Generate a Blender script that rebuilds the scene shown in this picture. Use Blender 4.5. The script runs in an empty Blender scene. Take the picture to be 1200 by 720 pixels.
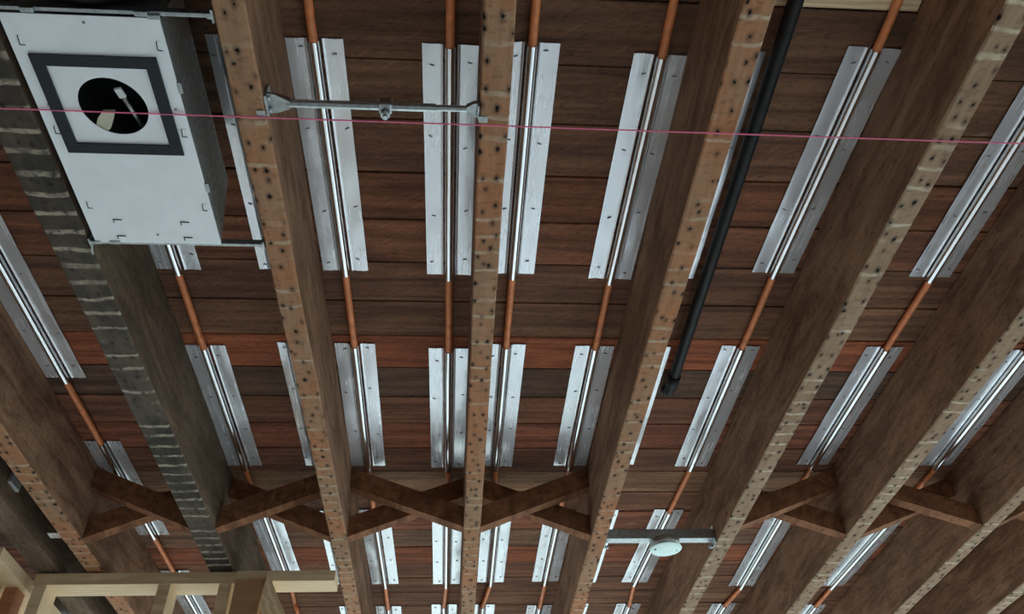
import bpy, bmesh, math, random
from mathutils import Vector, Matrix, noise as mnoise
random.seed(7)
scene = bpy.context.scene
C = scene.collection

# ------------------------------------------------------------------ camera
CAM_Z = 1.60                      # eye height above the floor
F_PX, PITCH, YAW, ROLL = 944.0, math.radians(42.644), math.radians(5.468), math.radians(-2.8626)
cp, sp = math.cos(PITCH), math.sin(PITCH)
_f = Vector((math.sin(YAW) * cp, math.cos(YAW) * cp, sp))
_r0 = Vector((math.cos(YAW), -math.sin(YAW), 0))
_u0 = _r0.cross(_f)
_r = math.cos(ROLL) * _r0 + math.sin(ROLL) * _u0
_u = -math.sin(ROLL) * _r0 + math.cos(ROLL) * _u0
cam_data = bpy.data.cameras.new('camera')
cam = bpy.data.objects.new('camera', cam_data)
C.objects.link(cam)
cam_data.sensor_width = 36.0
cam_data.lens = F_PX / 1200.0 * 36.0
cam_data.clip_start = 0.02
M = Matrix((_r, _u, -_f)).transposed().to_4x4()
M.translation = Vector((0, 0, CAM_Z))
cam.matrix_world = M
scene.camera = cam

# ------------------------------------------------------------------ sky, window light, exposure
world = bpy.data.worlds.new('sky')
scene.world = world
world.use_nodes = True
bg = world.node_tree.nodes['Background']
bg.inputs[0].default_value = (0.72, 0.89, 1.0, 1)      # bright overcast sky
bg.inputs[1].default_value = 3.2
scene.view_settings.view_transform = 'Standard'
scene.view_settings.look = 'None'
scene.view_settings.gamma = 1.0
scene.view_settings.use_curve_mapping = False
scene.view_settings.exposure = 0.72
scene.cycles.use_denoising = True
scene.cycles.max_bounces = 10
scene.cycles.diffuse_bounces = 6
scene.cycles.glossy_bounces = 5
scene.cycles.sample_clamp_indirect = 6.0

# room extents
X0, X1, Y0, Y1 = -3.4, 4.4, -2.4, 5.6
Zj = CAM_Z + 1.17                 # underside of the joists
Zb = CAM_Z + 1.39                 # underside of the ceiling boards
WINDOWS = [  # wall, along-wall from/to, sill, head
    ('front', -3.1, 0.4, 0.12, 2.62), ('front', 0.6, 4.2, 0.12, 2.62),
    ('right', 1.2, 5.2, 0.12, 2.62), ('left', 3.2, 5.0, 0.9, 2.2), ('back', 1.4, 3.4, 0.9, 2.2)]  # unseen openings; the back one is added to brighten camera-facing sides
for i, (w, a, b, s, t) in enumerate(WINDOWS):   # portals: they only guide sky sampling through the openings
    L = bpy.data.lights.new('window_portal', 'AREA')
    L.shape = 'RECTANGLE'; L.size = b - a; L.size_y = t - s
    L.cycles.is_portal = True
    o = bpy.data.objects.new('window_portal', L); C.objects.link(o)
    m, z = (a + b) / 2, (s + t) / 2
    if w == 'front': o.location = (m, Y1 + .02, z); d = Vector((0, -1, 0))
    if w == 'back': o.location = (m, Y0 - .02, z); d = Vector((0, 1, 0))
    if w == 'right': o.location = (X1 + .02, m, z); d = Vector((-1, 0, 0))
    if w == 'left': o.location = (X0 - .02, m, z); d = Vector((1, 0, 0))
    o.rotation_euler = d.to_track_quat('-Z', 'Z').to_euler()


def at(px, py, z):
    """point where the ray through photo pixel (px, py) meets the level z (metres above the floor)"""
    d = ((px - 600) * _r - (py - 360) * _u) / F_PX + _f
    t = (z - CAM_Z) / d.z
    return Vector((d.x * t, d.y * t, z))

# ------------------------------------------------------------------ materials
class N:
    def __init__(s, name):
        s.m = bpy.data.materials.new(name); s.m.use_nodes = True
        s.t = s.m.node_tree; s.b = s.t.nodes['Principled BSDF']
    def node(s, typ, **kw):
        n = s.t.nodes.new(typ)
        for k, v in kw.items(): setattr(n, k, v)
        return n
    def link(s, a, b): s.t.links.new(a, b)
    def setin(s, sock, v):
        if isinstance(v, bpy.types.NodeSocket): s.link(v, sock)
        else: sock.default_value = v
    def math(s, op, a, b=0.0, c=0.0):
        n = s.node('ShaderNodeMath', operation=op)
        s.setin(n.inputs[0], a); s.setin(n.inputs[1], b); s.setin(n.inputs[2], c)
        return n.outputs[0]
    def coords(s, kind='Object'): return s.node('ShaderNodeTexCoord').outputs[kind]
    def mapping(s, vec, scale=(1, 1, 1), loc=(0, 0, 0)):
        n = s.node('ShaderNodeMapping'); s.link(vec, n.inputs[0])
        n.inputs['Scale'].default_value = scale; s.setin(n.inputs['Location'], loc)
        return n.outputs[0]
    def noise(s, vec, scale=5, detail=4, rough=.55, dist=0.0):
        n = s.node('ShaderNodeTexNoise'); s.link(vec, n.inputs['Vector'])
        n.inputs['Scale'].default_value = scale; n.inputs['Detail'].default_value = detail
        n.inputs['Roughness'].default_value = rough; n.inputs['Distortion'].default_value = dist
        return n.outputs['Fac']
    def ramp(s, fac, lo, hi, a=0.0, b=1.0):
        n = s.node('ShaderNodeMapRange'); n.clamp = True; n.interpolation_type = 'SMOOTHSTEP'
        s.link(fac, n.inputs[0]); n.inputs[1].default_value = lo; n.inputs[2].default_value = hi
        n.inputs[3].default_value = a; n.inputs[4].default_value = b
        return n.outputs[0]
    def mix(s, fac, a, b, mode='MIX'):
        n = s.node('ShaderNodeMix', data_type='RGBA', blend_type=mode)
        s.setin(n.inputs[0], fac)
        s.setin(n.inputs[6], a if isinstance(a, bpy.types.NodeSocket) else (*a, 1))
        s.setin(n.inputs[7], b if isinstance(b, bpy.types.NodeSocket) else (*b, 1))
        return n.outputs[2]
    def bump(s, h, strength=.3, dist=.002):
        n = s.node('ShaderNodeBump'); s.link(h, n.inputs['Height'])
        n.inputs['Strength'].default_value = strength; n.inputs['Distance'].default_value = dist
        s.link(n.outputs[0], s.b.inputs['Normal'])
    def out(s, color=None, rough=.5, metal=0.0, spec=None):
        if color is not None:
            if isinstance(color, bpy.types.NodeSocket): s.link(color, s.b.inputs['Base Color'])
            else: s.b.inputs['Base Color'].default_value = (*color, 1)
        s.setin(s.b.inputs['Roughness'], rough); s.b.inputs['Metallic'].default_value = metal
        if spec is not None: s.b.inputs['Specular IOR Level'].default_value = spec
        return s.m

def plain(name, col, rough=.5, metal=0.0, var=.12, scale=30, spec=None):
    n = N(name); v = n.noise(n.coords(), scale, 4)
    c = n.mix(n.ramp(v, .3, .7), [x * (1 - var) for x in col], [min(1, x * (1 + var)) for x in col])
    return n.out(c, rough, metal, spec)

def m_board():
    n = N('rough_sawn_board'); v = n.coords()
    info = n.node('ShaderNodeObjectInfo')
    grain = n.noise(n.mapping(v, (2.2, 38, 10)), 1.0, 6, .65)
    blotch = n.noise(v, 3.3, 4, .6)
    # circular-saw marks: slanted fine ridges
    vv = n.node('ShaderNodeVectorRotate', rotation_type='Z_AXIS'); n.link(v, vv.inputs[0]); vv.inputs['Angle'].default_value = .62
    saw = n.noise(n.mapping(vv.outputs[0], (14, 150, 4)), 1.0, 3, .6)
    c = n.mix(n.ramp(grain, .32, .7), (.45, .42, .42), (1.28, 1.25, 1.2))
    c = n.mix(.85, info.outputs['Color'], c, 'MULTIPLY')
    c = n.mix(n.ramp(blotch, .35, .68, .0, .55), c, n.mix(1.0, c, (.55, .58, .62), 'MULTIPLY'))
    pit = n.noise(n.mapping(v, (45, 110, 10)), 1.0, 4, .75)
    c = n.mix(n.ramp(pit, .5, .68, 0, .6), c, n.mix(1.0, c, (.40, .38, .37), 'MULTIPLY'))
    c = n.mix(n.ramp(saw, .54, .70, 0, .5), c, n.mix(1.0, c, (1.7, 1.6, 1.5), 'MULTIPLY'))
    fleck = n.noise(n.mapping(v, (7, 24, 7)), 1.0, 3, .5)
    c = n.mix(n.ramp(fleck, .70, .78, 0, .6), c, (.30, .24, .19))
    n.bump(n.math('ADD', grain, n.math('MULTIPLY', saw, .8)), .55, .003)
    return n.out(c, .82, spec=.25)

def m_joist_side(name, a, b):
    n = N(name); v = n.coords()
    info = n.node('ShaderNodeObjectInfo')
    off = n.node('ShaderNodeVectorMath', operation='SCALE'); off.inputs[0].default_value = (3, 11, 5); n.link(info.outputs['Random'], off.inputs['Scale'])
    p = n.node('ShaderNodeVectorMath', operation='ADD'); n.link(v, p.inputs[0]); n.link(off.outputs[0], p.inputs[1]); v = p.outputs[0]
    grain = n.noise(n.mapping(v, (20, 3.2, 20)), 1.0, 6, .66, .9)
    blotch = n.noise(v, 6.5, 6, .68)
    fine = n.noise(n.mapping(v, (60, 22, 60)), 1.0, 4, .7)
    c = n.mix(n.ramp(grain, .3, .72), a, b)
    c = n.mix(n.ramp(blotch, .4, .72, 0, .6), c, n.mix(1.0, c, (.6, .55, .52), 'MULTIPLY'))
    pit = n.noise(n.mapping(v, (80, 40, 90)), 1.0, 4, .75)
    c = n.mix(n.ramp(pit, .52, .68, 0, .6), c, n.mix(1.0, c, (.38, .36, .35), 'MULTIPLY'))
    c = n.mix(n.ramp(fine, .55, .75, 0, .45), c, n.mix(1.0, c, (1.7, 1.6, 1.5), 'MULTIPLY'))
    n.bump(n.math('ADD', grain, n.math('SUBTRACT', fine, pit)), .7, .004)
    return n.out(c, .85, spec=.2)

def m_joist_bottom(name, base, alt, pale, hole_amt=1.0, amt=.75, thr=(.44, .60)):
    """underside of an old joist: bands left by the laths, dark nail holes with rust halos"""
    n = N(name); v0 = n.coords()
    info = n.node('ShaderNodeObjectInfo')
    off = n.node('ShaderNodeVectorMath', operation='SCALE'); off.inputs[0].default_value = (.31, 13.7, .17); n.link(info.outputs['Random'], off.inputs['Scale'])
    p = n.node('ShaderNodeVectorMath', operation='ADD'); n.link(v0, p.inputs[0]); n.link(off.outputs[0], p.inputs[1]); v = p.outputs[0]
    sx = n.node('ShaderNodeSeparateXYZ'); n.link(v, sx.inputs[0])
    y = sx.outputs[1]
    wob = n.noise(n.mapping(v, (14, 12, 1)), 1.0, 4)
    yy = n.math('ADD', n.math('DIVIDE', y, .046), n.math('MULTIPLY', wob, .55))
    fr = n.math('FRACT', yy)
    cell = n.node('ShaderNodeTexWhiteNoise', noise_dimensions='1D'); n.link(n.math('FLOOR', yy), cell.inputs['W'])
    edge = n.math('SUBTRACT', fr, n.math('MULTIPLY', cell.outputs[0], .18))
    band = n.math('MULTIPLY', n.ramp(edge, .56, .66), n.ramp(fr, .99, .90))
    big = n.noise(n.mapping(v, (14, 2.4, 1)), 1.0, 3)
    rough = n.noise(n.mapping(v, (130, 110, 40)), 1.0, 4, .7)
    grit = n.noise(n.mapping(v, (45, 75, 40)), 1.0, 5, .7)
    sel = n.ramp(n.math('ADD', n.math('MULTIPLY', cell.outputs[0], .38), n.math('MULTIPLY', big, .62)), *thr)
    band = n.math('MULTIPLY', n.math('MULTIPLY', band, sel), n.ramp(grit, .36, .58, .2, amt))
    grain = n.noise(n.mapping(v, (70, 7, 20)), 1.0, 5, .6)
    blotch = n.noise(n.mapping(v, (6, 4.5, 4)), 1.0, 4, .65)
    c = n.mix(n.ramp(blotch, .36, .62), base, alt)
    c = n.mix(n.ramp(grain, .35, .7, 0, .55), c, n.mix(1.0, c, (.62, .6, .58), 'MULTIPLY'))
    c = n.mix(n.ramp(grit, .52, .66, 0, .5), c, n.mix(1.0, c, (.42, .40, .39), 'MULTIPLY'))   # grime
    c = n.mix(band, c, pale)
    vor = n.node('ShaderNodeTexVoronoi', voronoi_dimensions='2D', feature='F1'); vor.inputs['Randomness'].default_value = .85
    n.link(n.mapping(v, (1 / .029, 1 / .046, 1)), vor.inputs['Vector']); vor.inputs['Scale'].default_value = 1.0
    pick = n.node('ShaderNodeSeparateColor'); n.link(vor.outputs['Color'], pick.inputs[0])
    d = n.math('ADD', vor.outputs['Distance'], n.math('MULTIPLY', n.math('SUBTRACT', grit, .5), .45))
    d = n.math('ADD', d, n.math('MULTIPLY', pick.outputs[0], .07))
    c = n.mix(n.ramp(d, .08, .34, .6 * hole_amt, 0), c, (.045, .030, .025))
    hole = n.ramp(d, .06, .13, hole_amt, 0)
    c = n.mix(hole, c, (.008, .007, .006))
    hgt = n.math('SUBTRACT', n.math('ADD', n.math('MULTIPLY', grit, .6), n.math('MULTIPLY', band, .5)), hole)
    n.bump(hgt, .7, .004)
    return n.out(c, .85, spec=.2)

def m_alu(name='aluminium_sheet', col=(.93, .95, .97), r0=.19, r1=.31, metal=.58):
    n = N(name); info = n.node('ShaderNodeObjectInfo')
    off = n.node('ShaderNodeVectorMath', operation='ADD'); n.link(n.coords(), off.inputs[0]); n.link(info.outputs['Location'], off.inputs[1]); v = off.outputs[0]
    streak = n.noise(n.mapping(v, (140, 2, 40)), 1.0, 2, .5)
    cloud = n.noise(v, 7, 2, .45)
    n.bump(cloud, .10, .012)
    c = n.mix(n.ramp(cloud, .3, .7), [x * .93 for x in col], col)
    return n.out(c, n.ramp(n.math('ADD', n.math('MULTIPLY', streak, .5), n.math('MULTIPLY', cloud, .5)), .3, .7, r0, r1), metal)

def m_galv(name='galvanised_steel', col=(.55, .59, .60), rough=.38):
    n = N(name); v = n.coords()
    vor = n.node('ShaderNodeTexVoronoi'); n.link(v, vor.inputs['Vector']); vor.inputs['Scale'].default_value = 90
    c = n.mix(n.ramp(vor.outputs['Distance'], .1, .8), [x * .82 for x in col], [min(1, x * 1.1) for x in col])
    return n.out(c, rough, 1.0)

def m_lumber(name, a, b):
    n = N(name); v = n.coords()
    g = n.noise(n.mapping(v, (10, 10, 10)), 1.0, 2)
    w = n.node('ShaderNodeTexWave', bands_direction='Y'); n.link(n.mapping(v, (1.2, 9, 9)), w.inputs['Vector'])
    w.inputs['Scale'].default_value = 3; w.inputs['Distortion'].default_value = 5; w.inputs['Detail'].default_value = 3; w.inputs['Detail Scale'].default_value = 1.4
    c = n.mix(n.ramp(w.outputs['Fac'], .1, .95), a, b)
    c = n.mix(n.ramp(g, .35, .7, 0, .3), c, n.mix(1.0, c, (.75, .68, .6), 'MULTIPLY'))
    return n.out(c, .65, spec=.3)

MAT = dict(
    board=m_board(),
    side=m_joist_side('old_joist_side', (.170, .088, .050), (.400, .225, .135)),
    bottom=m_joist_bottom('old_joist_underside', (.46, .20, .095), (.40, .235, .135), (.56, .45, .31)),
    bottom_pale=m_joist_bottom('pale_joist_underside', (.42, .295, .19), (.36, .235, .145), (.72, .62, .46)),
    side_dark=m_joist_side('charcoal_joist_side', (.092, .060, .038), (.225, .152, .098)),
    bottom_dark=m_joist_bottom('charcoal_joist_underside', (.055, .046, .036), (.125, .100, .072), (.50, .43, .32), .6, .8, (.32, .48)),
    brace=m_joist_side('brace_wood', (.17, .070, .034), (.38, .17, .082)),
    alu=m_alu(), channel=m_alu('bright_channel', (.95, .97, .98), .12, .18, 1.0),
    cover=plain('mint_white_cover', (.74, .92, .86), .4, .2, var=.03), galv=m_galv('galvanised_steel', (.46, .50, .50)), galv_dark=m_galv('weathered_steel', (.56, .57, .55), .5),
    pex=plain('orange_pipe_plastic', (.84, .27, .095), .38, var=.15, scale=40, spec=.45),
    black=plain('black_pipe', (.010, .009, .009), .5, var=.3, spec=.25),
    dark_inside=plain('dark_interior', (.012, .014, .015), .8, var=.2),
    gasket=plain('foam_gasket', (.020, .025, .029), .85, var=.15, scale=120),
    box_face=plain('pale_coated_steel', (.90, .94, .96), .42, .25, var=.03, scale=14),
    staple=plain('staple_steel', (.20, .20, .21), .5, .6),
    cream=plain('cream_plastic', (.62, .58, .44), .5, var=.05),
    white=plain('white_paint', (.78, .80, .79), .5, var=.04),
    string=plain('pink_mason_line', (1.0, .19, .34), .6, var=.1, scale=200),
    lumber=m_lumber('new_pine', (.72, .52, .30), (.88, .69, .45)),
    lumber_warm=m_lumber('warm_pine', (.50, .29, .15), (.64, .40, .22)),
    lumber_red=m_lumber('reddish_lumber', (.36, .15, .075), (.48, .23, .12)),
    floor=plain('concrete_floor', (.74, .74, .73), .6, var=.10, scale=4),
    wall=plain('wall_board', (.62, .60, .57), .8, var=.05, scale=3),
    old_wall=plain('bare_old_wall', (.36, .30, .25), .9, var=.25, scale=6),
    ground=plain('outdoor_ground', (.30, .30, .27), .9, var=.2, scale=2),
    subfloor=plain('subfloor_underlay', (.02, .016, .014), .9),
)

# ------------------------------------------------------------------ mesh helpers
def new_obj(name, bm, mats, parent=None, smooth=False):
    me = bpy.data.meshes.new(name); bm.to_mesh(me); bm.free()
    for m in (mats if isinstance(mats, (list, tuple)) else [mats]): me.materials.append(m)
    if smooth: me.polygons.foreach_set('use_smooth', [True] * len(me.polygons))
    o = bpy.data.objects.new(name, me); C.objects.link(o)
    if parent: o.parent = parent
    return o

def box(bm, x0, x1, y0, y1, z0, z1, mi=0, rot=None, bevel=0):
    vs = [bm.verts.new((x, y, z)) for z in (z0, z1) for y in (y0, y1) for x in (x0, x1)]
    fs = [bm.faces.new([vs[i] for i in q]) for q in ((0, 2, 3, 1), (4, 5, 7, 6), (0, 1, 5, 4), (2, 6, 7, 3), (0, 4, 6, 2), (1, 3, 7, 5))]
    for f in fs: f.material_index = mi
    if bevel:
        es = list({e for f in fs for e in f.edges})
        bmesh.ops.bevel(bm, geom=es, offset=bevel, segments=2, profile=.5, affect='EDGES')
    return vs

def beam(bm, a, b, w, t, up=(0, 0, 1), bevel=0, jitter=0):
    """square-edged bar from a to b; w across, t along 'up'"""
    a, b = Vector(a), Vector(b); d = (b - a).normalized()
    s = d.cross(Vector(up)).normalized(); u = s.cross(d)
    vs = [bm.verts.new(p + s * (i * w / 2) + u * (j * t / 2)) for p in (a, b) for j in (-1, 1) for i in (-1, 1)]
    fs = [bm.faces.new([vs[i] for i in q]) for q in ((0, 1, 3, 2), (4, 6, 7, 5), (0, 4, 5, 1), (2, 3, 7, 6), (0, 2, 6, 4), (1, 5, 7, 3))]
    bmesh.ops.recalc_face_normals(bm, faces=fs)
    if bevel:
        bmesh.ops.bevel(bm, geom=list({e for f in fs for e in f.edges}), offset=bevel, segments=1, affect='EDGES')

def tube(bm, pts, r, seg=12, caps=True):
    pts = [Vector(p) for p in pts]; rings = []
    for i, p in enumerate(pts):
        d = (pts[min(i + 1, len(pts) - 1)] - pts[max(i - 1, 0)]).normalized()
        ref = Vector((0, 0, 1)) if abs(d.z) < .9 else Vector((1, 0, 0))
        s = d.cross(ref).normalized(); u = s.cross(d)
        rr = r[i] if isinstance(r, (list, tuple)) else r
        rings.append([bm.verts.new(p + rr * (math.cos(t) * s + math.sin(t) * u)) for t in [2 * math.pi * k / seg for k in range(seg)]])
    for A, B in zip(rings, rings[1:]):
        for k in range(seg):
            f = bm.faces.new((A[k], A[(k + 1) % seg], B[(k + 1) % seg], B[k])); f.smooth = True
    if caps:
        bm.faces.new(rings[0][::-1]); bm.faces.new(rings[-1])
    return rings

def tag(o, label, cat, group=None):
    o['label'] = label; o['category'] = cat
    if group: o['group'] = group
    return o

def thing(name, loc, label, cat, group=None):
    o = bpy.data.objects.new(name, None); o.location = loc; o.empty_display_size = .05
    C.objects.link(o); return tag(o, label, cat, group)

def struct(o):
    o['kind'] = 'structure'; return o

def fin(bm):
    bmesh.ops.recalc_face_normals(bm, faces=bm.faces[:]); return bm

# ------------------------------------------------------------------ room shell
bm = bmesh.new(); box(bm, X0 - .2, X1 + .2, Y0 - .2, Y1 + .2, -.12, 0)
struct(new_obj('floor', fin(bm), MAT['floor']))
bm = bmesh.new(); box(bm, -40, 40, -40, 40, -.5, -.3)
struct(new_obj('ground', fin(bm), MAT['ground']))
wn = 0
for w in ('front', 'back', 'left', 'right'):
    bm = bmesh.new()
    ops = sorted([(a, b, s, t) for (ww, a, b, s, t) in WINDOWS if ww == w])
    lo, hi = (X0, X1) if w in ('front', 'back') else (Y0, Y1)
    def put(bm, a, b, z0, z1, d0=0.0, d1=.12):
        if w == 'front': box(bm, a, b, Y1 + d0, Y1 + d1, z0, z1)
        if w == 'back': box(bm, a, b, Y0 - d1, Y0 - d0, z0, z1)
        if w == 'left': box(bm, X0 - d1, X0 - d0, a, b, z0, z1)
        if w == 'right': box(bm, X1 + d0, X1 + d1, a, b, z0, z1)
    ZT = Zb + .03
    cur = lo
    for a, b, s, t in ops:
        put(bm, cur, a, 0, ZT); put(bm, a, b, 0, s); put(bm, a, b, t, ZT); cur = b
    put(bm, cur, hi, 0, ZT)
    wall = struct(new_obj('wall_' + w, fin(bm), MAT['old_wall' if w in ('back', 'left') else 'wall']))
    for a, b, s, t in ops:
        wn += 1
        bm = bmesh.new(); n = max(2, round((b - a) / .9))
        for i in range(n + 1):
            x = a + (b - a) * i / n
            put(bm, max(a, x - .025), min(b, x + .025), s, t, .03, .08)
        put(bm, a, b, s, s + .05, .03, .08); put(bm, a, b, t - .05, t, .03, .08)
        struct(new_obj('window_%d' % wn, fin(bm), MAT['white']))

# ------------------------------------------------------------------ ceiling: underlay + every board
bm = bmesh.new(); box(bm, X0 - .12, X1 + .12, Y0 - .12, Y1 + .12, Zb + .024, Zb + .06)
ceiling = struct(new_obj('ceiling', fin(bm), MAT['subfloor']))
BROWN = {  # board tones where the photograph shows a particular one (row index from the joint at y = .8145)
    -2: (.085, .052, .038), -1: (.080, .048, .036), 0: (.082, .050, .037), 1: (.088, .052, .040), 2: (.115, .058, .040), 3: (.110, .054, .039),
    4: (.090, .052, .040), 5: (.105, .062, .046), 6: (.160, .062, .038), 7: (.070, .052, .044), 8: (.110, .056, .042), 9: (.118, .054, .040),
    10: (.100, .056, .042), 11: (.130, .090, .065), 12: (.105, .058, .044), 13: (.125, .060, .042), 14: (.115, .075, .058), 15: (.150, .062, .038), 16: (.110, .060, .044)}
PITCHB, JY = .1345, .8145
k0, k1 = int((Y0 - JY) / PITCHB) - 1, int((Y1 - JY) / PITCHB) + 1
rnd = random.Random(3)
for k in range(k0, k1):
    ya, yb = JY + k * PITCHB, JY + (k + 1) * PITCHB
    ya, yb = max(ya, Y0 - .1), min(yb, Y1 + .1)
    split = rnd.choice([-1.13, -.34, .06, .46, .87, 1.29, 1.7])
    for a, b in ((X0 - .1, split), (split, X1 + .1)):
        bm = bmesh.new(); dz = rnd.uniform(0, .0025); g = rnd.uniform(.0010, .0030)
        box(bm, a + .001, b - .001, ya + g, yb - g, Zb + dz, Zb + .022 + dz, bevel=0)
        bottom = [e for e in bm.edges if all(abs(v.co.z - (Zb + dz)) < 1e-5 for v in e.verts)]
        bmesh.ops.bevel(bm, geom=bottom, offset=rnd.uniform(.0008, .0022), segments=1, affect='EDGES')
        o = new_obj('board', fin(bm), MAT['board'], ceiling)
        c = BROWN.get(k, (.10, .057, .042)); j = 2.05 * rnd.uniform(.88, 1.12); q = rnd.uniform(.95, 1.05)
        o.color = (c[0] * j * 1.27, c[1] * j * q * 1.02, c[2] * j * q * .76, 1)

# ------------------------------------------------------------------ joists
JOISTS = [  # left x, right x, side material, underside material, label
    (-1.320, -1.245, 'side_dark', 'side_dark', 'dark rough-bottomed joist at the far left edge, above the pine framing corner'),
    (-1.163, -1.107, 'side', 'bottom', 'brown joist crossing the lower left corner, left of the charcoal joist'),
    (-.780, -.705, 'side_dark', 'bottom_dark', 'wide charcoal-grey joist with whitish lath stripes, beside the white fan box'),
    (-.372, -.322, 'side', 'bottom', 'brown joist left of centre, between fan box and steel hanger bar'),
    (.036, .086, 'side', 'bottom', 'middle joist, almost upright in the photo, with a narrow nail-pocked underside'),
    (.436, .486, 'side', 'bottom', 'brown joist right of centre, running along the left of the black pipe'),
    (.848, .900, 'side', 'bottom_pale', 'joist right of the black pipe, with pale bands across its upper underside'),
    (1.262, 1.315, 'side', 'bottom_pale', 'second joist right of the round junction box, with pale underside'),
    (1.689, 1.738, 'side', 'bottom_pale', 'third joist right of the round junction box, crossing the right edge'),
    (2.065, 2.117, 'side', 'bottom_pale', 'fourth joist right of the round junction box, cutting the lower right corner'),
    (2.470, 2.522, 'side', 'bottom_pale', 'last joist, barely showing in the lower right corner'),
]
JY0, JY1 = Y0, Y1
def make_joist(xa, xb, side, bot, label, seed):
    r = random.Random(seed); bm = bmesh.new(); w = xb - xa
    n = 200; rings = []
    c = .003
    for i in range(n + 1):
        y = JY0 + (JY1 - JY0) * i / n
        def nz(s, f=7.0): return mnoise.noise(Vector((seed * 3.1 + s, y * f, s * 1.7)))
        jl, jr, jb = .0016 * nz(1), .0016 * nz(2), .0012 * nz(3, 11)
        cl = c + .0018 * max(0, nz(4, 16)); cr = c + .0018 * max(0, nz(5, 16))
        pts = [(-w / 2 + jl, 0.218), (-w / 2 + jl, cl), (-w / 2 + jl + cl, jb), (w / 2 + jr - cr, jb), (w / 2 + jr, cr), (w / 2 + jr, 0.218)]
        rings.append([bm.verts.new((x, y, z)) for x, z in pts])
    for A, B in zip(rings, rings[1:]):
        for q in range(6):
            f = bm.faces.new((A[q], A[(q + 1) % 6], B[(q + 1) % 6], B[q])); f.material_index = 1 if q in (1, 2, 3) else 0
    bm.faces.new(rings[0]); bm.faces.new(rings[-1][::-1])
    o = new_obj('joist', fin(bm), [MAT[side], MAT[bot]])
    o.location = ((xa + xb) / 2, 0, Zj)
    return tag(o, label, 'joist', 'old ceiling joists')
for i, j in enumerate(JOISTS): make_joist(*j, i + 1)

# ------------------------------------------------------------------ cross bridging
def brace(xa, xb, y0, y1, rising, label):
    """one sloping strut between joist faces xa and xb; rising = high end at xb"""
    bm = bmesh.new(); hz = .064
    zl, zh = Zj + .006, Zb - .006 - hz / math.cos(.42)
    za, zc = (zl, zh) if rising else (zh, zl)
    xa += .001; xb -= .001; v = hz / math.cos(math.atan2(abs(zc - za), xb - xa))
    n = 10; rings = []
    for i in range(n + 1):
        t = i / n; x = xa + (xb - xa) * t; z = za + (zc - za) * t
        q = .0015 * mnoise.noise(Vector((x * 30, y0 * 9, z * 20)))
        rings.append([bm.verts.new(p) for p in ((x, y0 + q, z + q), (x, y1 + q, z - q), (x, y1, min(z + v, Zb - .004)), (x, y0, min(z + v, Zb - .004)))])
    for A, B in zip(rings, rings[1:]):
        for k in range(4): bm.faces.new((A[k], A[(k + 1) % 4], B[(k + 1) % 4], B[k]))
    bm.faces.new(rings[0]); bm.faces.new(rings[-1][::-1])
    bmesh.ops.recalc_face_normals(bm, faces=bm.faces[:])
    o = new_obj('bridging_brace', bm, MAT['brace'])
    tag(o, label, 'brace', 'wooden cross bridging between joists')
YF, YBK = (2.262, 2.300), (2.322, 2.360)
# bay faces, front strut rising to the right?
for xa, xb, fr, where in [
    (-1.107, -.780, False, 'left of the charcoal joist'), (-.705, -.372, True, 'right of the charcoal joist'),
    (-.322, .036, False, 'left of the middle joist'), (.086, .436, True, 'right of the middle joist'),
    (.900, 1.262, True, 'right of the round junction box'), (1.315, 1.689, False, 'in the second bay right of the junction box'),
    (1.738, 2.065, True, 'at the lower right edge of the photo')]:
    brace(xa, xb, *YF, fr, 'front strut of the wooden cross bridging ' + where)
    brace(xa, xb, *YBK, not fr, 'rear strut of the wooden cross bridging ' + where)

# ------------------------------------------------------------------ heat plates and pipes
PIPE_R, PIPE_Z = .0085, Zb - .0115
def plate_mesh(L, seed, W=.110):
    """pressed sheet: two flanges with a bead each; local origin at the plate's near end, z = 0 on the boards"""
    bm = bmesh.new(); ny = 36
    xs = [-.5 * W, -.5 * W + .009, -.5 * W + .018, -.5 * W + .024, -.020, -.0172, -.0158, -.0146, -.0138, -.0134]
    zs = [0, 0, 0, 0, 0, 0, -.0021, -.0021, -.0004, .002]
    for sgn in (-1, 1):
        grid = []
        for i in range(ny + 1):
            y = L * i / ny; row = []
            for x, z in zip(xs, zs):
                edge = min(1, max(0, (-x - .018) / .03))
                wv = mnoise.noise(Vector((seed * 7.3 + sgn * 3, y * 6.0, x * 14))) + .5 * mnoise.noise(Vector((seed * 3.3, y * 17, x * 30 + sgn)))
                zz = z - .0032 - .0019 * edge * wv - .0008 * edge * (.5 + .5 * math.cos(y / L * math.pi * 6 + seed))
                yy = y + .0018 * mnoise.noise(Vector((seed, sgn * 5.0, x * 40))) * (1 if i in (0, ny) else 0)
                row.append(bm.verts.new((x * (-sgn if sgn > 0 else 1), yy, min(zz, -.0004))))
            grid.append(row)
        for A, B in zip(grid, grid[1:]):
            for k in range(len(A) - 1):
                f = bm.faces.new((A[k], A[k + 1], B[k + 1], B[k])); f.smooth = True
    for f in bm.faces:
        f.normal_update()
        if f.normal.z > 0: f.normal_flip()
    return bm
def channel_mesh(L):
    """the rounded trough that clips over the pipe"""
    bm = bmesh.new(); R = .0098; prof = [(-.0102, -.0012), (-.0099, -.005)]
    for k in range(13):
        a = math.pi + math.pi * k / 12; prof.append((R * math.cos(a), -.0118 + R * math.sin(a)))
    prof += [(.0099, -.005), (.0102, -.0012)]
    rings = [[bm.verts.new((x, y, z)) for x, z in prof] for y in (.0, L * .5, L + .006)]
    for A, B in zip(rings, rings[1:]):
        for k in range(len(prof) - 1):
            f = bm.faces.new((A[k], B[k], B[k + 1], A[k + 1])); f.smooth = True
    for f in bm.faces:
        f.normal_update()
    return bm
bm = bmesh.new(); box(bm, -.0045, .0045, -.0010, .0010, -.0046, -.0026, bevel=.0005)
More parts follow.
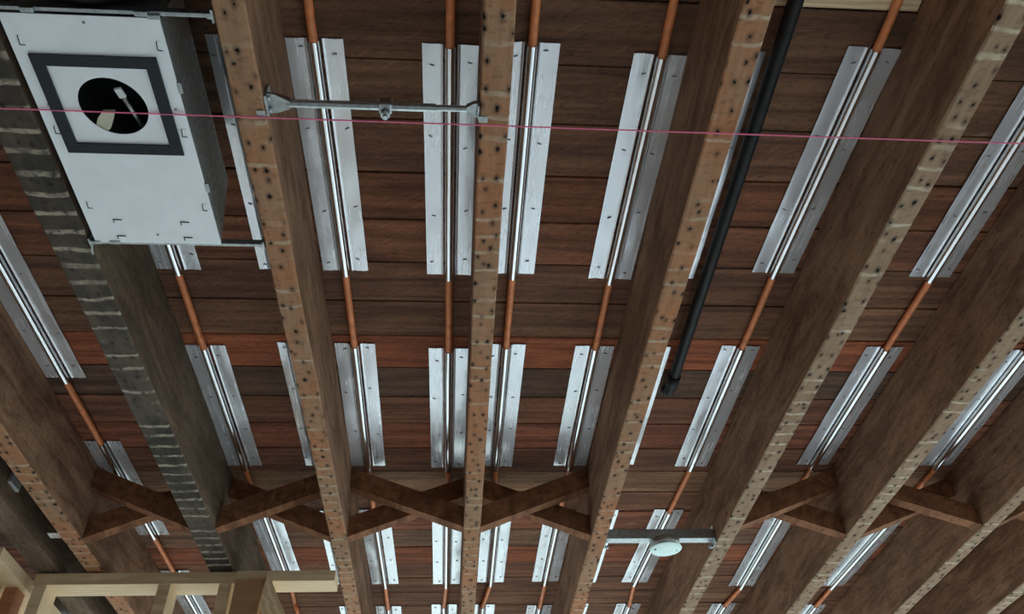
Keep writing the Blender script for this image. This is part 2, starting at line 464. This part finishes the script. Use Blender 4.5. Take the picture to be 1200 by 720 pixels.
STAPLE = bpy.data.meshes.new('staple'); fin(bm).to_mesh(STAPLE); bm.free(); STAPLE.materials.append(MAT['staple'])

def heat_plate(x, y0, y1, label, seed, W=.110):
    t = thing('heat_plate', (x, y0, Zb), label, 'heat plate', 'aluminium heat plates')
    L = y1 - y0
    new_obj('flange_sheet', plate_mesh(L, seed, W), MAT['alu'], t)
    new_obj('pipe_channel', channel_mesh(L), MAT['channel'], t)
    r = random.Random(seed)
    for sx in (-1, 1):
        for fy in (.06, .36, .68, .95):
            s = bpy.data.objects.new('staple', STAPLE); C.objects.link(s); s.parent = t
            s.location = (sx * (.034 + r.uniform(-.008, .008)), L * min(.975, max(.025, fy + r.uniform(-.04, .03))), -.0012)
            s.rotation_euler = (0, 0, r.uniform(-.5, .5))
    return t

R1, R2, R3, R4 = (.775, 1.378), (1.650, 2.255), (2.548, 3.142), (3.358, 3.960)
COLS = [  # x, [(row name, y0, y1, dx)], where, pipe end points
    ('a', -1.052, [('upper', 1.205, 1.808), ('middle', 2.118, 2.715), ('lower', 3.005, 3.61)], 'left of the charcoal joist'),
    ('b', -.655, [('top', .775, 1.384), ('second', 1.664, 2.255), ('third', 2.55, 3.15)], 'along the right of the charcoal joist'),
    ('b2', -.4215, [('top', *R1), ('second', *R2), ('third', *R3), ('bottom', *R4)], 'half behind the joist left of centre'),
    ('c', -.266, [('top', *R1), ('second', *R2), ('third', 2.541, 3.143), ('bottom', 3.361, 3.96)], 'right of the joist left of centre'),
    ('d', -.0165, [('top', .777, 1.386), ('second', 1.666, 2.264), ('third', 2.55, 3.147), ('bottom', 3.349, 3.95)], 'left of the middle joist'),
    ('e', .1365, [('top', .767, 1.379), ('second', 1.646, 2.258), ('third', 2.552, 3.135), ('bottom', 3.354, 3.95)], 'right of the middle joist'),
    ('f', .3805, [('top', .782, 1.391), ('second', 1.649, 2.253), ('third', 2.55, 3.132), ('bottom', 3.369, 3.97)], 'left of the joist right of centre'),
    ('g0', .5370, [('top', .769, 1.386), ('second', 1.649, 2.247), ('third', 2.545, 3.144), ('bottom', 3.357, 3.95)], 'hidden but for an edge, beside black pipe'),
    ('g', .780, [('top', .751, 1.360), ('second', 1.642, 2.257), ('third', 2.546, 3.148), ('bottom', 3.362, 3.96)], 'in the bay right of the black pipe'),
    ('h', 1.187, [('top', .765, 1.365), ('second', 1.639, 2.246), ('third', 2.585, 3.19), ('bottom', 3.373, 3.97)], 'two bays right of the black pipe'),
    ('i', 1.601, [('second', 1.645, 2.250), ('third', 2.60, 3.20), ('bottom', 3.393, 3.99)], 'three bays right of the black pipe'),
]
PIPE_BEND = {  # sideways drift of each run, (y, dx); breaks only at plate ends
    'a': [], 'b': [(2.255, 0), (2.55, .010), (3.15, .022), (3.3, .015)], 'c': [(.775, -.002), (1.378, .003), (1.65, .002), (2.255, -.003), (2.541, -.004), (3.143, .003)],
    'd': [(2.264, 0), (2.55, -.001), (3.147, -.003), (3.349, -.012)], 'e': [(2.258, 0), (2.552, .020), (3.135, .020), (3.354, -.004)],
    'f': [(.782, .005), (1.391, -.003)], 'g': [(.751, .016), (1.360, 0), (1.642, -.001), (2.257, -.002), (2.546, -.012), (3.148, -.034), (3.362, -.018)],
    'h': [(2.246, -.002), (2.585, .004), (3.19, .018), (3.373, -.004)], 'i': [(1.645, -.008), (2.25, .010), (2.60, .010), (3.20, -.004), (3.393, -.006)], 'b2': [], 'g0': []}
def drift(key, y):
    p = PIPE_BEND[key]
    if not p: return 0
    if y <= p[0][0]: return p[0][1]
    for (a, u), (b, v) in zip(p, p[1:]):
        if y <= b: return u + (v - u) * (y - a) / (b - a)
    return p[-1][1]
seed = 20
for key, x, rows, where in COLS:
    for nm, ya, yb in rows:
        seed += 1
        da, db = drift(key, ya), drift(key, yb)
        t = heat_plate(x + da, ya, yb, 'aluminium heat plate, %s row, %s' % (nm, where), seed, {'b2': .088, 'g0': .098}.get(key, .106))
        t.rotation_euler.z = -math.atan2(db - da, yb - ya)
    ys = [-1.6 + .1 * i for i in range(68)]
    if PIPE_BEND[key]: ys = sorted(set(ys + [p[0] for p in PIPE_BEND[key]]))
    bm = bmesh.new(); tube(bm, [(drift(key, y), y, .0015 * math.sin(y * 9 + x * 5) if not any(a - .03 < y < b + .03 for _, a, b in rows) else 0) for y in ys], PIPE_R, 14)
    o = new_obj('heating_pipe', fin(bm), MAT['pex']); o.location = (x, 0, PIPE_Z)
    tag(o, 'orange heating pipe ' + {'a': 'left of the charcoal joist', 'b': 'along the right side of the charcoal joist', 'b2': 'mostly hidden behind the joist left of centre',
        'c': 'right of the joist left of centre', 'd': 'just left of the middle joist', 'e': 'just right of the middle joist', 'f': 'just left of the joist right of centre',
        'g0': 'hidden beside the black pipe', 'g': 'in the bay right of the black pipe', 'h': 'two bays right of the black pipe', 'i': 'three bays right of the black pipe'}[key], 'pipe', 'orange heating pipes')

# ------------------------------------------------------------------ black pipe between joists
bm = bmesh.new(); R = .0145
pts = [(.598, -1.2, Zb - .03), (.599, .65, Zb - .03), (.611, 1.80, Zb - .03)]
pts += [(.611, 1.80 + .045 * math.sin(a), Zb - .03 + .045 * (1 - math.cos(a))) for a in [math.pi / 12 * k for k in range(1, 7)]] + [(.611, 1.845, Zb + .03)]
tube(bm, pts, R, 18)
bp = thing('black_pipe', (0, 0, 0), 'black iron pipe running between joists right of centre', 'pipe')
new_obj('pipe_run', fin(bm), MAT['black'], bp)
bm = bmesh.new(); tube(bm, [(.6105, 1.74, Zb - .03), (.611, 1.79, Zb - .03)], .0175, 18)
new_obj('coupling', fin(bm), MAT['black'], bp)

# ------------------------------------------------------------------ new board at the top right
bm = bmesh.new(); box(bm, .488, .846, .30, .676, Zb - .0027, Zb - .0002, bevel=.0005)
nb = new_obj('patch_board', fin(bm), MAT['lumber']); tag(nb, 'pale new board at the top edge, above the black pipe', 'board')

# ------------------------------------------------------------------ ceiling fan box
FB = Vector((-.572, .63, Zj - .002))
fan = thing('fan_box', FB, 'pale steel ceiling fan box with round hole and black square gasket', 'fan box')
fw, fl, fh = .118, .466, .122
bm = bmesh.new()      # face with a round hole
hc, hr, nseg = Vector((.004, .160)), .0545, 48
circ = [bm.verts.new((hc.x + hr * math.cos(2 * math.pi * k / nseg), hc.y + hr * math.sin(2 * math.pi * k / nseg), 0)) for k in range(nseg)]
def rect_pt(a):
    dx, dy = math.cos(a), math.sin(a); ts = []
    for lim, d, o in ((fw, dx, hc.x), (-fw, dx, hc.x), (fl, dy, hc.y), (0, dy, hc.y)):
        if abs(d) > 1e-9:
            t = (lim - o) / d
            if t > 0: ts.append(t)
    t = min(ts); return (hc.x + t * dx, hc.y + t * dy)
angs = [2 * math.pi * k / nseg for k in range(nseg)]
outer = []
for k, a in enumerate(angs):
    x, y = rect_pt(a); outer.append([x, y])
for cx in (-fw, fw):
    for cy in (0, fl):       # snap nearest ring points to the corners
        k = min(range(nseg), key=lambda q: (outer[q][0] - cx) ** 2 + (outer[q][1] - cy) ** 2); outer[k] = [cx, cy]
ov = [bm.verts.new((x, y, 0)) for x, y in outer]
for k in range(nseg):
    bm.faces.new((circ[k], circ[(k + 1) % nseg], ov[(k + 1) % nseg], ov[k]))
ext = bmesh.ops.extrude_face_region(bm, geom=bm.faces[:])
for v in [g for g in ext['geom'] if isinstance(g, bmesh.types.BMVert)]: v.co.z += .0015
new_obj('face_plate', fin(bm), MAT['box_face'], fan)
bm = bmesh.new()      # sides and lid, the far end slanting inwards
for x0, x1 in ((-fw, -fw + .0015), (fw - .0015, fw)):
    vs = [bm.verts.new(p) for p in ((x0, .004, .0015), (x1, .004, .0015), (x1, fl - .004, .0015), (x0, fl - .004, .0015), (x0, .004, fh), (x1, .004, fh), (x1, fl - .062, fh), (x0, fl - .062, fh))]
    for q in ((0, 3, 2, 1), (4, 5, 6, 7), (0, 1, 5, 4), (1, 2, 6, 5), (2, 3, 7, 6), (3, 0, 4, 7)): bm.faces.new([vs[i] for i in q])
vs = [bm.verts.new(p) for p in ((-fw, .004, fh), (fw, .004, fh), (fw, fl - .062, fh), (-fw, fl - .062, fh), (fw, fl - .004, .0015), (-fw, fl - .004, .0015), (-fw, .004, .0015), (fw, .004, .0015))]
bm.faces.new([vs[i] for i in (0, 1, 2, 3)]); bm.faces.new([vs[i] for i in (3, 2, 4, 5)]); bm.faces.new([vs[i] for i in (0, 6, 7, 1)])
new_obj('housing', fin(bm), MAT['galv_dark'], fan)
bm = bmesh.new()      # near-black lining, its colour painting the shade inside the hole
tube(bm, [(hc.x, hc.y, .0016), (hc.x, hc.y, .10)], .068, 32, caps=False)
bm.faces.new([bm.verts.new((hc.x + .068 * math.cos(a), hc.y + .068 * math.sin(a), .10)) for a in angs])
new_obj('inner_duct', bm, MAT['dark_inside'], fan)
bm = bmesh.new()      # square gasket of four strips
gx0, gx1, gy0, gy1 = -.097, .097, .066, .253; gw = .0195
for q in ((gx0, gx1, gy0, gy0 + gw), (gx0, gx1, gy1 - gw, gy1), (gx0, gx0 + gw, gy0 + gw, gy1 - gw), (gx1 - gw, gx1, gy0 + gw, gy1 - gw)):
    box(bm, q[0], q[1], q[2], q[3], -.004, -.0002)
g = new_obj('gasket', fin(bm), MAT['gasket'], fan); g['label'] = 'black square foam gasket'
def loc(px, py, dz=0): return at(px, py, FB.z + dz) - FB
# cream rounded flap and the rod with a white tip inside the hole
bm = bmesh.new()
prof = [loc(x, y, .003) for x, y in ((120, 131), (134, 131), (132, 142), (129.5, 151), (126, 154), (120, 153.5), (115, 150.5), (113, 146), (114.5, 139))]
f = bm.faces.new([bm.verts.new(p) for p in prof]); e = bmesh.ops.extrude_face_region(bm, geom=[f])
for v in [q for q in e['geom'] if isinstance(q, bmesh.types.BMVert)]: v.co.z += .006
new_obj('flap', fin(bm), MAT['cream'], fan)
a, b = loc(137, 103, .012), loc(167, 147, .020); mid = a + (b - a) * .25
bm = bmesh.new(); tube(bm, [mid, b], .0035, 10); new_obj('rod', fin(bm), MAT['galv_dark'], fan)
bm = bmesh.new(); beam(bm, a, mid, .0125, .006, bevel=.0015); new_obj('rod_tip', bm, MAT['white'], fan)
# bent tabs, slots and screws on the face
for px, py, rz in ((25, 47, .1), (187, 54, .1), (67, 152, .1), (216, 156, .1), (105, 240, .1), (240, 243, .1), (138, 259, 1.6), (217, 262, 1.6), (143, 278, 1.6), (221, 280, 1.6)):
    p = loc(px, py); tb = None
    bm = bmesh.new(); box(bm, -.003, .0035, -.008, .008, -.0006, .0); sl = new_obj('tab', fin(bm), MAT['box_face'], fan)
    sl.location = (p.x, p.y, -.0004); sl.rotation_euler = (0, 0, rz)
    bm = bmesh.new(); box(bm, -.0042, -.0028, -.008, .008, -.0012, .0); box(bm, -.0028, .004, .0065, .008, -.0012, .0)
    new_obj('slot', fin(bm), MAT['dark_inside'], sl)
for px, py in ((98, 26), (206, 128), (57, 122), (185, 275)):
    p = loc(px, py); bm = bmesh.new(); tube(bm, [(0, 0, -.0012), (0, 0, .001)], .0022, 10)
    s = new_obj('screw', fin(bm), MAT['staple'], fan); s.location = (p.x, p.y, 0)
# rolled tabs along the edges of the face
for px, py in ((31, 11), (165, 16), (180, 20), (211, 103), (243, 220), (112, 284), (135, 284)):
    p = loc(px, py); bm = bmesh.new(); box(bm, -.010, .010, -.004, .004, -.002, .004, bevel=.0012)
    s = new_obj('edge_clip', fin(bm), MAT['galv'], fan); s.location = p
    if 200 < px < 250: s.rotation_euler.z = math.pi / 2
# hanger bars from the box to the joists
for yy in (-.006, fl + .004):
    bm = bmesh.new()
    xa, xb = -.705 - FB.x + .001, -.372 - FB.x - .001
    box(bm, xa + .004, xb - .004, yy - .0035, yy + .0035, .003, .017, bevel=.001)
    hb = new_obj('hanger_bar', fin(bm), MAT['galv'], fan)
    for xe, sg in ((xa, 1), (xb, -1)):
        bm = bmesh.new(); box(bm, min(xe, xe + sg * .004), max(xe, xe + sg * .004), yy - .011, yy + .011, .0, .030, bevel=.0008)
        new_obj('end_lug', fin(bm), MAT['galv'], hb)
        bm = bmesh.new(); tube(bm, [(xe + sg * .012, yy + .004, .008), (xe + sg * .003, yy + .004, .008)], .0042, 8); new_obj('bolt', fin(bm), MAT['galv'], hb)
bm = bmesh.new(); q = loc(106, 291); tube(bm, [(q.x + .004, q.y - .014, .004), (q.x + .002, q.y + .012, -.004)], .0022, 8)
new_obj('wire_pin', fin(bm), MAT['galv'], fan)

# black duct leaving the near end of the fan box
bm = bmesh.new(); ring = [(-.560, .616 - .012 * i, Zj + .105) for i in range(130)]
tube(bm, ring, [.098 + (.005 if i % 2 else 0) for i in range(130)], 28)
dk = new_obj('flexible_duct', fin(bm), MAT['black']); tag(dk, 'black flexible duct behind the fan box at the top left edge', 'duct')

# ------------------------------------------------------------------ hanger bar across the bay left of the middle joist
def lerp(a, b, t): return a + (b - a) * t
hy, hz = .782, Zj + .013
hb = thing('brace_bar', (-.123, hy, hz), 'telescoping steel hanger bar with clamp, left of the middle joist', 'hanger bar')
xa, xb = -.322 + .123 + .0005, .036 + .123 - .0005
def sq_loft(bm, secs):
    rings = [[bm.verts.new((x, a, b)) for a, b in ((-hy_, -hz_), (hy_, -hz_), (hy_, hz_), (-hy_, hz_))] for x, hy_, hz_ in secs]
    for A, B in zip(rings, rings[1:]):
        for k in range(4): bm.faces.new((A[k], A[(k + 1) % 4], B[(k + 1) % 4], B[k]))
    bm.faces.new(rings[0]); bm.faces.new(rings[-1][::-1]); bmesh.ops.recalc_face_normals(bm, faces=bm.faces[:])
    return bm
def oct_tube(bm, x0, x1, r): tube(bm, [(x0, 0, 0), (x1, 0, 0)], r, 8)
bm = bmesh.new(); oct_tube(bm, xa + .035, .085, .0072)
for f in bm.faces: f.smooth = False
new_obj('outer_tube', fin(bm), MAT['galv'], hb)
bm = bmesh.new(); oct_tube(bm, .085, xb - .018, .0056)
for f in bm.faces: f.smooth = False
new_obj('inner_tube', fin(bm), MAT['galv'], hb)
bm = sq_loft(bmesh.new(), [(xa + .004, .019, .003), (xa + .016, .018, .0035), (xa + .040, .0070, .0065)]); f1 = new_obj('flared_end', bm, MAT['galv'], hb)
bm = bmesh.new(); box(bm, xa, xa + .004, -.020, .020, -.012, .026, bevel=.0008); new_obj('end_plate', fin(bm), MAT['galv'], f1)
for yy in (-.011, .011):
    bm = bmesh.new(); tube(bm, [(xa + .003, yy, -.004), (xa + .009, yy, -.004)], .0045, 8); new_obj('nail_head', fin(bm), MAT['galv'], f1)
bm = sq_loft(bmesh.new(), [(xb - .003, .014, .004), (xb - .010, .013, .005), (xb - .022, .0055, .0055)]); f2 = new_obj('flared_end', bm, MAT['galv'], hb)
bm = bmesh.new(); box(bm, xb - .003, xb, -.014, .014, -.012, .024, bevel=.0008); new_obj('end_plate', fin(bm), MAT['galv'], f2)
bm = bmesh.new(); box(bm, -.0115, .0115, -.0105, .0105, -.0095, .012, bevel=.0035); cl = new_obj('clamp', fin(bm), MAT['galv'], hb)
bm = bmesh.new(); tube(bm, [(0, .006, -.008), (0, .008, -.017)], [.0085, .0085], 6); tube(bm, [(0, .0075, -.016), (0, .0085, -.023)], .0045, 10); new_obj('clamp_bolt', fin(bm), MAT['galv'], cl)
for px, py in ((306, 132.5), (566, 139.5)):     # little hooks lapped under the joists
    p = at(px, py, Zj - .001) - Vector((-.123, hy, hz)); bm = bmesh.new()
    box(bm, p.x - .0075, p.x + .0075, p.y - .006, p.y + .006, p.z - .0022, p.z - .0008, bevel=.0004)
    new_obj('hook_tab', fin(bm), MAT['galv'], hb)

# ------------------------------------------------------------------ junction box on a bar, right of centre
jb = thing('junction_box', (.684, 2.385, Zj - .012), 'round steel junction box with pale cover hung on a bar between joists', 'junction box')
xa, xb = .486 - .684 + .0005, .848 - .684 - .0005
bm = bmesh.new(); box(bm, xa + .003, xb - .003, -.016, .014, .030, .034); box(bm, xa + .003, xb - .003, -.018, -.015, .030, .062)
bar = new_obj('hanger_bar', fin(bm), MAT['galv'], jb)
for xe, sg in ((xa, 1), (xb, -1)):
    bm = bmesh.new(); box(bm, min(xe, xe + sg * .003), max(xe, xe + sg * .003), -.022, .022, .014, .075, bevel=.0006); new_obj('end_lug', fin(bm), MAT['galv'], bar)
    bm = bmesh.new(); tube(bm, [(xe + sg * .002, .018, .02), (xe + sg * .016, .018, .016)], .0055, 10); new_obj('bolt', fin(bm), MAT['galv'], bar)
bm = bmesh.new(); tube(bm, [(0, 0, .003), (0, 0, .030)], .0475, 32); 
for f in bm.faces: f.smooth = len(f.verts) == 4
new_obj('box_body', fin(bm), MAT['galv_dark'], jb)
bm = bmesh.new(); rings = []
prof = [(.0, -.002), (.020, -.0022), (.045, -.001), (.0505, .0008), (.0512, .0026)]
c0 = bm.verts.new((0, 0, -.002)); rings = [[bm.verts.new((r * math.cos(a), r * math.sin(a), z)) for a in angs] for r, z in prof[1:]]
for k in range(nseg):
    f = bm.faces.new((c0, rings[0][k], rings[0][(k + 1) % nseg])); f.smooth = True
    for A, B in zip(rings, rings[1:]):
        f = bm.faces.new((A[k], A[(k + 1) % nseg], B[(k + 1) % nseg], B[k])); f.smooth = True
bm.faces.new(rings[-1])
cov = new_obj('cover', fin(bm), MAT['cover'], jb)
for sx, mt in ((-1, 'dark_inside'), (1, 'galv')):
    bm = bmesh.new(); tube(bm, [(sx * .036, .004 * sx, -.0032), (sx * .036, .004 * sx, .0)], .0032, 10); new_obj('screw', fin(bm), MAT[mt], cov)
# ------------------------------------------------------------------ pink string line
bm = bmesh.new()
a, b = at(0, 126.5, Zj - .0035), at(1200, 168, Zj - .0035)
d = (b - a); pts = []
for i in range(61):
    t = -.35 + 1.6 * i / 60; p = a + d * t; p.z -= .0012 + .003 * max(0, t * (1 - t)); pts.append(p)
tube(bm, pts, .0014, 6)
o = new_obj('string_line', fin(bm), MAT['string']); tag(o, 'taut pink string line stretched across under the joists', 'string')

# ------------------------------------------------------------------ new pine stud wall, lower left
PY0, PY1 = 2.535, 2.624
sw = thing('stud_wall', (-.84, 2.58, 0), 'new pine stud wall frame with flat top plate, lower left', 'stud wall')
def part(name, mat, x0, x1, y0, y1, z0, z1, bev=.0015, parent=sw):
    bm = bmesh.new(); box(bm, x0 + .84, x1 + .84, y0 - 2.58, y1 - 2.58, z0, z1, bevel=bev)
    return new_obj(name, fin(bm), MAT[mat], parent)
part('top_plate', 'lumber', -1.312, -.690, PY0, PY1, Zj - .044, Zj - .006)
part('top_plate', 'lumber', -.690, -.376, PY0 + .004, PY1 + .004, Zj - .036, Zj - .001)
part('bottom_plate', 'lumber', -1.312, -.376, PY0, PY1, 0, .038)
for xa, zt in ((-1.306, Zj - .044), (-.927, Zj - .044), (-.738, Zj - .044)):
    part('stud', 'lumber', xa, xa + .038, PY0 + .002, PY1 - .002, .038, zt)
part('post', 'lumber_warm', -.680, -.594, 2.500, 2.534, .038, Zj - .046)
part('stud', 'lumber', -.610, -.572, 2.538, 2.624, .038, Zj - .036)
bm = bmesh.new()       # sloping strut with a mitred top
k = .55; zt = Zj - .026; zb = .45
prof = [(-.582, zt), (-.582 + k * (zt - zb), zb), (-.582 + k * (zt - zb) - .062, zb), (-.584, zt - .12)]
f = bm.faces.new([bm.verts.new((x + .84, 2.470 - 2.58 + (.030 if i in (0, 1) else 0), z)) for i, (x, z) in enumerate(prof)]); e = bmesh.ops.extrude_face_region(bm, geom=[f])
for v in [q for q in e['geom'] if isinstance(q, bmesh.types.BMVert)]: v.co.y += .034
new_obj('diagonal_strut', fin(bm), MAT['lumber'], sw)

# left return of the framing, beyond the dark joist
sw2 = thing('stud_wall', (-1.42, 2.6, 0), 'short return of pine framing at the far lower left corner', 'stud wall')
def part2(name, mat, x0, x1, y0, y1, z0, z1):
    bm = bmesh.new(); box(bm, x0 + 1.42, x1 + 1.42, y0 - 2.6, y1 - 2.6, z0, z1, bevel=.0015)
    return new_obj(name, fin(bm), MAT[mat], sw2)
part2('top_plate', 'lumber', -1.66, -1.345, 2.36, 3.4, Zj - .040, Zj - .002)
part2('stud', 'lumber', -1.54, -1.412, 2.52, 2.558, 0, Zj - .040)
part2('stud', 'lumber_red', -1.405, -1.365, 2.56, 2.62, 0, Zj - .040)
part2('stud', 'lumber', -1.50, -1.412, 2.70, 2.738, 0, Zj - .040)

# things in the dark gap beside the left joist
bm = bmesh.new(); tube(bm, [(-1.205, 1.2, Zb - .05), (-1.205, 2.4, Zb - .05), (-1.20, 3.6, Zb - .05)], .021, 14)
tag(new_obj('black_cable', fin(bm), MAT['black']), 'black cable in the dark gap at the left edge', 'cable')
p = at(12, 566, CAM_Z + 1.235)  # shiny plate added to imitate a glint on the joist side
bm = bmesh.new(); box(bm, -1.2448, -1.236, p.y - .03, p.y + .03, p.z - .014, p.z + .016, bevel=.001)
tag(new_obj('nail_plate', fin(bm), MAT['alu']), 'small shiny nail plate in the dark gap at the left edge', 'nail plate')
p = at(64, 629, CAM_Z + 1.20)  # aluminium strip added in place of a bright reflection in the gap
bm = bmesh.new(); box(bm, p.x - .016, -1.1655, p.y - .02, p.y + .012, p.z, p.z + .003)
tag(new_obj('metal_clip', fin(bm), MAT['alu']), 'tiny bright metal clip beside the lower left joist', 'clip')
p = at(70, 712, CAM_Z + 1.20)
bm = bmesh.new(); tube(bm, [(p.x - .01, p.y + .35, p.z + .03), (p.x - .01, p.y + .04, p.z + .03), (p.x, p.y, p.z + .02), (p.x, p.y, p.z - .30)], .038, 20)
tag(new_obj('drain_pipe', fin(bm), MAT['white'], smooth=False), 'white drain pipe seen between the pine studs, lower left', 'pipe')
